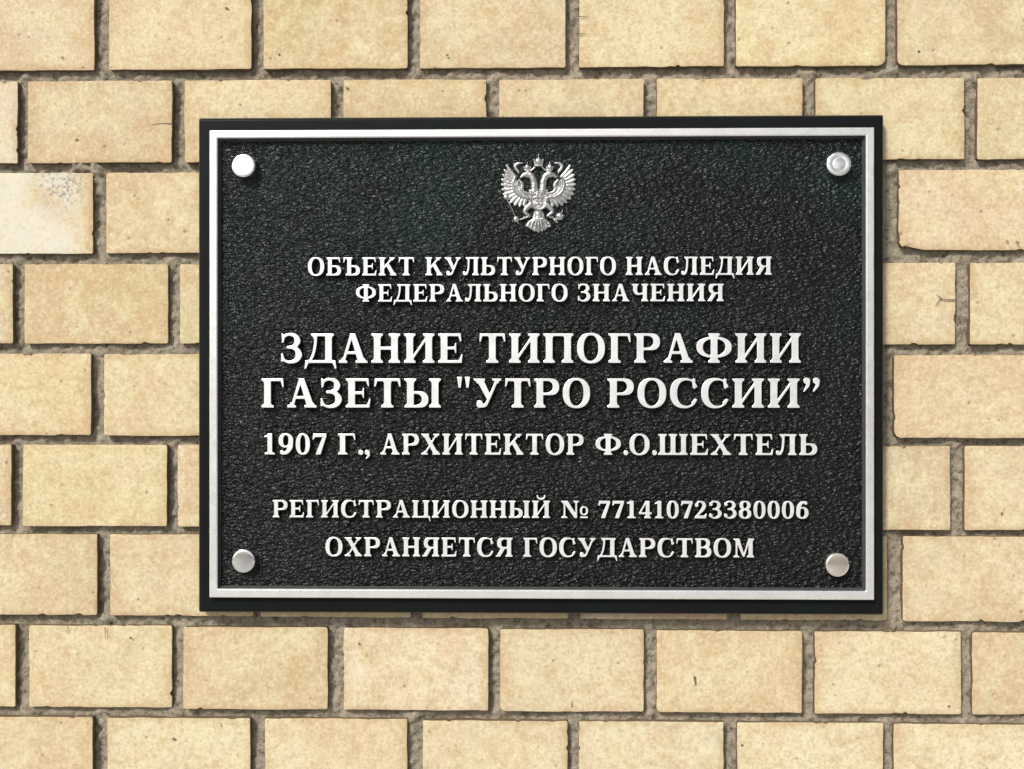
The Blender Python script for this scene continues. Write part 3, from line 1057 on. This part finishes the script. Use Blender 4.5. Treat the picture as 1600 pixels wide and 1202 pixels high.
def text_line(label, base, capx, words):
    cu = bpy.data.curves.new('inscription', 'CURVE')
    cu.dimensions = '2D'
    cu.fill_mode = 'BOTH'
    big = capx > 40
    bd = 0.00042 if big else 0.00030
    cu.bevel_depth = bd
    cu.bevel_resolution = 1
    cu.offset = -bd * 0.85
    cu.extrude = (Y_FIELD + 0.0008 - Y_LET) / 2 - bd
    Zb = at(845, base, Y_LET).z
    Zt = at(845, base - capx, Y_LET).z
    sy = (Zt - Zb) / 100
    for text, xa, xb in words:
        A, B = at(xa, base, Y_LET).x, at(xb, base, Y_LET).x
        pen, placed = 0.0, []
        for ch in text:
            loops, lo, hi = outline(ch)
            placed.append((loops, pen - lo))
            gap = GAP
            if ch in '.':
                gap = 6
            pen += hi - lo + gap
        first, last = placed[0], placed[-1]
        x_min = min(l[:, 0].min() for l in first[0]) + first[1]
        x_max = max(l[:, 0].max() for l in last[0]) + last[1]
        s = (B - A) / (x_max - x_min)
        print('word', text, 'width scale', round(s / sy, 3))
        for loops, dx in placed:
            for l in loops:
                sp = cu.splines.new('POLY')
                sp.points.add(len(l) - 1)
                co = np.zeros((len(l), 4), np.float32)
                co[:, 0] = A + (l[:, 0] + dx - x_min) * s
                co[:, 1] = Zb + l[:, 1] * sy
                co[:, 3] = 1
                sp.points.foreach_set('co', co.ravel())
                sp.use_cyclic_u = True
    tmp = bpy.data.objects.new('inscription_outline', cu)
    COL.objects.link(tmp)
    bpy.context.view_layer.update()
    me = bpy.data.meshes.new_from_object(tmp.evaluated_get(bpy.context.evaluated_depsgraph_get()))
    bpy.data.objects.remove(tmp)
    bpy.data.curves.remove(cu)
    n = len(me.vertices)
    co = np.zeros(n * 3, np.float32)
    me.vertices.foreach_get('co', co)
    co = co.reshape(-1, 3)
    ymid = (Y_FIELD + 0.0008 + Y_LET) / 2
    new = np.stack([co[:, 0], ymid - co[:, 2], co[:, 1]], 1)
    me.vertices.foreach_set('co', new.ravel())
    me.materials.clear()
    me.materials.append(M_LETTER)
    me.materials.append(M_EDGE)
    me.update()
    for p in me.polygons:
        p.material_index = 0 if abs(p.normal.y) > 0.45 and p.center.y < ymid else 1
        p.use_smooth = False
    me.name = 'inscription'
    o = bpy.data.objects.new('inscription', me)
    COL.objects.link(o)
    o.parent = plaque
    o.matrix_parent_inverse = plaque.matrix_world.inverted()
    o['label'] = label
    return o


for L in LINES:
    text_line(*L)

# ------------------------------------------------------------------ the two-headed eagle, cast in relief
EX0, EY0, EK = 760.0, 220.0, 160.0 / 1202.0               # close-up units -> photo pixels
NXG, NYG = 300, 330
ex = np.linspace(150, 1060, NXG)
ey = np.linspace(130, 1110, NYG)
EX, EY = np.meshgrid(ex, ey)
H = np.zeros(EX.shape)


def catmull(pts, sub=6):
    P = np.array(pts, float)
    n = len(P)
    out = []
    for i in range(n - 1):
        p0, p1, p2, p3 = P[max(i - 1, 0)], P[i], P[i + 1], P[min(i + 2, n - 1)]
        for q in range(sub):
            t = q / sub
            out.append(0.5 * ((2 * p1) + (-p0 + p2) * t + (2 * p0 - 5 * p1 + 4 * p2 - p3) * t * t + (-p0 + 3 * p1 - 3 * p2 + p3) * t ** 3))
    out.append(P[-1])
    return out


def rib(pts, h0, h1=None, both=True, base=0.0):
    """A rounded ridge along points (x, y, width)."""
    global H
    h1 = h0 if h1 is None else h1
    C = catmull(pts)
    n = len(C)
    for mir in ((False, True) if both else (False,)):
        for k in range(n - 1):
            (xa, ya, wa), (xb, yb, wb) = C[k], C[k + 1]
            if mir:
                xa, xb = 1224 - xa, 1224 - xb
            dx, dy = xb - xa, yb - ya
            t = np.clip(((EX - xa) * dx + (EY - ya) * dy) / (dx * dx + dy * dy + 1e-6), 0, 1)
            d = np.hypot(EX - xa - t * dx, EY - ya - t * dy)
            r = (wa + (wb - wa) * t) / 2
            hh = h0 + (h1 - h0) * (k + t) / (n - 1)
            v = np.where(d < r, base + hh * np.sqrt(np.clip(1 - (d / r) ** 2, 0, 1)), 0)
            H = np.maximum(H, v)


def dome(x, y, rx, ry, h, both=True, base=0.0):
    global H
    for cx in ((x, 1224 - x) if both else (x,)):
        q = ((EX - cx) / rx) ** 2 + ((EY - y) / ry) ** 2
        H = np.maximum(H, np.where(q < 1, base + h * np.sqrt(np.clip(1 - q, 0, 1)), 0))


def slab(pts, h, both=True):
    global H
    for mir in ((False, True) if both else (False,)):
        ins = np.zeros(EX.shape, bool)
        P = [((1224 - x) if mir else x, y) for x, y in pts]
        for i in range(len(P)):
            (xa, ya), (xb, yb) = P[i], P[(i + 1) % len(P)]
            if ya != yb:
                ins ^= ((ya > EY) != (yb > EY)) & (EX < (xb - xa) * (EY - ya) / (yb - ya) + xa)
        H = np.maximum(H, np.where(ins, h, 0))


# wings: an under layer, long flight feathers, then two rows of coverts
slab([(252, 312), (208, 400), (196, 480), (200, 570), (225, 650), (290, 710), (325, 744), (445, 748), (500, 700), (510, 620), (440, 600), (400, 520), (345, 440)], 1.0)
tips = [(243, 292), (216, 345), (197, 400), (187, 455), (184, 512), (190, 570), (205, 625), (240, 680), (285, 722), (335, 752), (390, 765), (442, 760)]
roots = [(345, 425), (328, 445), (318, 470), (312, 500), (312, 530), (320, 560), (335, 590), (355, 615), (385, 635), (415, 650), (445, 655), (475, 660)]
for (tx_, ty_), (rx_, ry_) in zip(tips, roots):
    mx_, my_ = (tx_ + rx_) / 2 - 6, (ty_ + ry_) / 2 + 6
    rib([(rx_, ry_, 40), (mx_, my_, 50), (tx_, ty_, 36)], 1.1, 1.0, base=0.9)
rib([(338, 428, 26), (314, 500, 38), (332, 585, 40), (400, 648, 40), (505, 672, 34)], 2.0, base=0.9)
rib([(370, 470, 24), (358, 540, 30), (386, 600, 30), (440, 634, 28), (508, 646, 26)], 1.2, base=1.0)
rib([(385, 462, 36), (420, 515, 56), (414, 570, 54), (448, 606, 40), (510, 620, 32)], 2.2, base=0.9)
# necks, heads and beaks, looking outwards
rib([(562, 600, 90), (560, 520, 82), (550, 460, 78), (524, 410, 80), (480, 396, 82)], 2.2, base=0.9)
rib([(488, 394, 72), (445, 398, 60), (404, 428, 30)], 1.8, 1.2, base=0.8)
rib([(440, 412, 16), (420, 438, 8)], 0.9, base=0.6)
dome(492, 378, 30, 24, 1.6, base=1.2)
# crowns of the heads
slab([(446, 352), (428, 290), (454, 308), (470, 280), (480, 262), (490, 280), (506, 308), (532, 290), (514, 352)], 1.6)
dome(480, 312, 32, 38, 1.6, base=1.2)
rib([(480, 270, 14), (480, 244, 8)], 0.9, base=0.8)
rib([(455, 350, 16), (505, 350, 16)], 1.2, base=1.2)
# the great crown with its ribbons
slab([(566, 300), (548, 222), (572, 240), (588, 200), (612, 190), (636, 200), (652, 240), (676, 222), (658, 300)], 1.6, False)
dome(612, 245, 42, 46, 1.7, False, 1.2)
dome(560, 226, 15, 15, 1.3, True, 1.0)
rib([(612, 200, 18), (612, 150, 10)], 1.1, both=False, base=0.9)
rib([(596, 172, 9), (628, 172, 9)], 0.9, both=False, base=0.9)
rib([(566, 296, 20), (658, 296, 20)], 1.3, both=False, base=1.3)
rib([(575, 300, 24), (548, 330, 28), (518, 352, 30)], 1.0, base=0.8)
rib([(425, 262, 18), (380, 260, 34), (342, 284, 44), (344, 320, 36), (374, 358, 34), (378, 378, 20)], 0.6, base=0.5)
# breast and shield with the rider
slab([(498, 565), (726, 565), (728, 700), (705, 790), (612, 825), (519, 790), (496, 700)], 1.3, False)
slab([(520, 580), (704, 580), (712, 725), (690, 785), (612, 815), (534, 785), (512, 725)], 2.0, False)
rib([(526, 586, 16), (522, 720, 16), (546, 782, 16), (612, 812, 16), (678, 782, 16), (702, 720, 16), (698, 586, 16), (526, 586, 16)], 0.9, both=False, base=2.0)
rib([(560, 670, 34), (610, 660, 44), (655, 668, 34)], 1.3, both=False, base=1.9)
rib([(560, 668, 26), (545, 630, 20)], 1.1, both=False, base=1.9)
dome(575, 622, 20, 22, 1.2, False, 2.0)
rib([(590, 650, 26), (600, 615, 22), (606, 600, 18)], 1.4, both=False, base=2.0)
rib([(575, 690, 16), (560, 730, 12)], 1.0, both=False, base=1.9)
rib([(640, 690, 16), (652, 735, 12)], 1.0, both=False, base=1.9)
rib([(570, 752, 18), (610, 735, 24), (650, 758, 16)], 1.0, both=False, base=1.9)
rib([(650, 610, 9), (560, 745, 9)], 0.9, both=False, base=2.1)
# legs and claws
rib([(520, 745, 70), (470, 795, 64), (448, 835, 48), (486, 866, 44), (506, 886, 36)], 1.9, base=0.9)
rib([(500, 885, 34), (450, 905, 26), (398, 925, 22)], 1.2, base=0.8)
rib([(455, 900, 18), (430, 880, 10)], 0.9, base=0.7)
# tail
slab([(560, 820), (664, 820), (690, 920), (765, 985), (745, 1020), (690, 1050), (612, 1070), (534, 1050), (479, 1020), (459, 985), (534, 920)], 0.9, False)
rib([(612, 800, 90), (612, 900, 84), (612, 960, 70)], 1.2, both=False, base=0.8)
rib([(612, 920, 20), (612, 1010, 26), (612, 1074, 26)], 1.4, both=False, base=1.2)
rib([(590, 920, 26), (575, 1000, 30), (568, 1060, 26)], 1.2, base=1.0)
rib([(574, 915, 26), (535, 975, 34), (522, 1030, 30)], 1.2, base=1.0)
rib([(560, 910, 22), (500, 960, 36), (474, 1000, 34)], 1.2, base=0.9)
rib([(500, 975, 16), (480, 998, 16), (498, 1015, 16), (514, 998, 14)], 1.0, base=1.4)
# sceptre on the left, orb on the right
rib([(228, 660, 20), (300, 800, 15), (352, 915, 17), (378, 975, 16)], 1.1, both=False, base=0.6)
dome(232, 662, 36, 32, 1.9, False, 0.7)
dome(350, 920, 36, 40, 1.5, False, 0.7)
dome(862, 890, 52, 50, 2.1, False, 0.7)
rib([(812, 882, 10), (862, 896, 10), (912, 880, 10)], 1.0, both=False, base=2.2)
rib([(880, 842, 16), (900, 815, 10)], 1.2, both=False, base=0.7)
rib([(800, 930, 30), (830, 955, 34)], 1.3, both=False, base=0.7)

rough = value_noise(EX, EY, 1 / 26, 61, 2) * 0.14
Hm = np.where(H > 0, (H + rough) * 0.00112, -0.0010)
k3 = np.array([0.2, 0.6, 0.2])
for ax in (0, 1):
    Hm = np.apply_along_axis(lambda v: np.convolve(np.pad(v, 1, 'edge'), k3, 'valid'), ax, Hm)
keepv = (Hm > -0.00095)
cell = keepv[:-1, :-1] | keepv[1:, :-1] | keepv[:-1, 1:] | keepv[1:, 1:]
used = np.zeros(H.shape, bool)
used[:-1, :-1] |= cell; used[1:, :-1] |= cell; used[:-1, 1:] |= cell; used[1:, 1:] |= cell
ids = -np.ones(H.shape, int)
ids[used] = np.arange(used.sum())
pc = at(EX0 + 606 * EK, EY0 + 620 * EK, Y_FIELD - 0.002)
su = EK * 0.00054 * (DIST + Y_FIELD - 0.002) / DIST
ev = np.stack([pc.x + (EX[used] - 606) * su, Y_FIELD - Hm[used], pc.z - (EY[used] - 620) * su], 1)
rr2, cc2 = np.nonzero(cell)
ef = np.stack([ids[rr2, cc2], ids[rr2 + 1, cc2], ids[rr2 + 1, cc2 + 1], ids[rr2, cc2 + 1]], 1)
hq = (Hm[rr2, cc2] + Hm[rr2 + 1, cc2] + Hm[rr2 + 1, cc2 + 1] + Hm[rr2, cc2 + 1]) / 4
em = np.where(hq < 0.00035, 1, 0)          # black paint stays in the low ground between the forms
o = mesh_object('emblem', ev, ef, [M_EMBLEM, M_EDGE], plaque, em)
o['label'] = 'silver relief of a crowned two-headed eagle holding sceptre and orb'
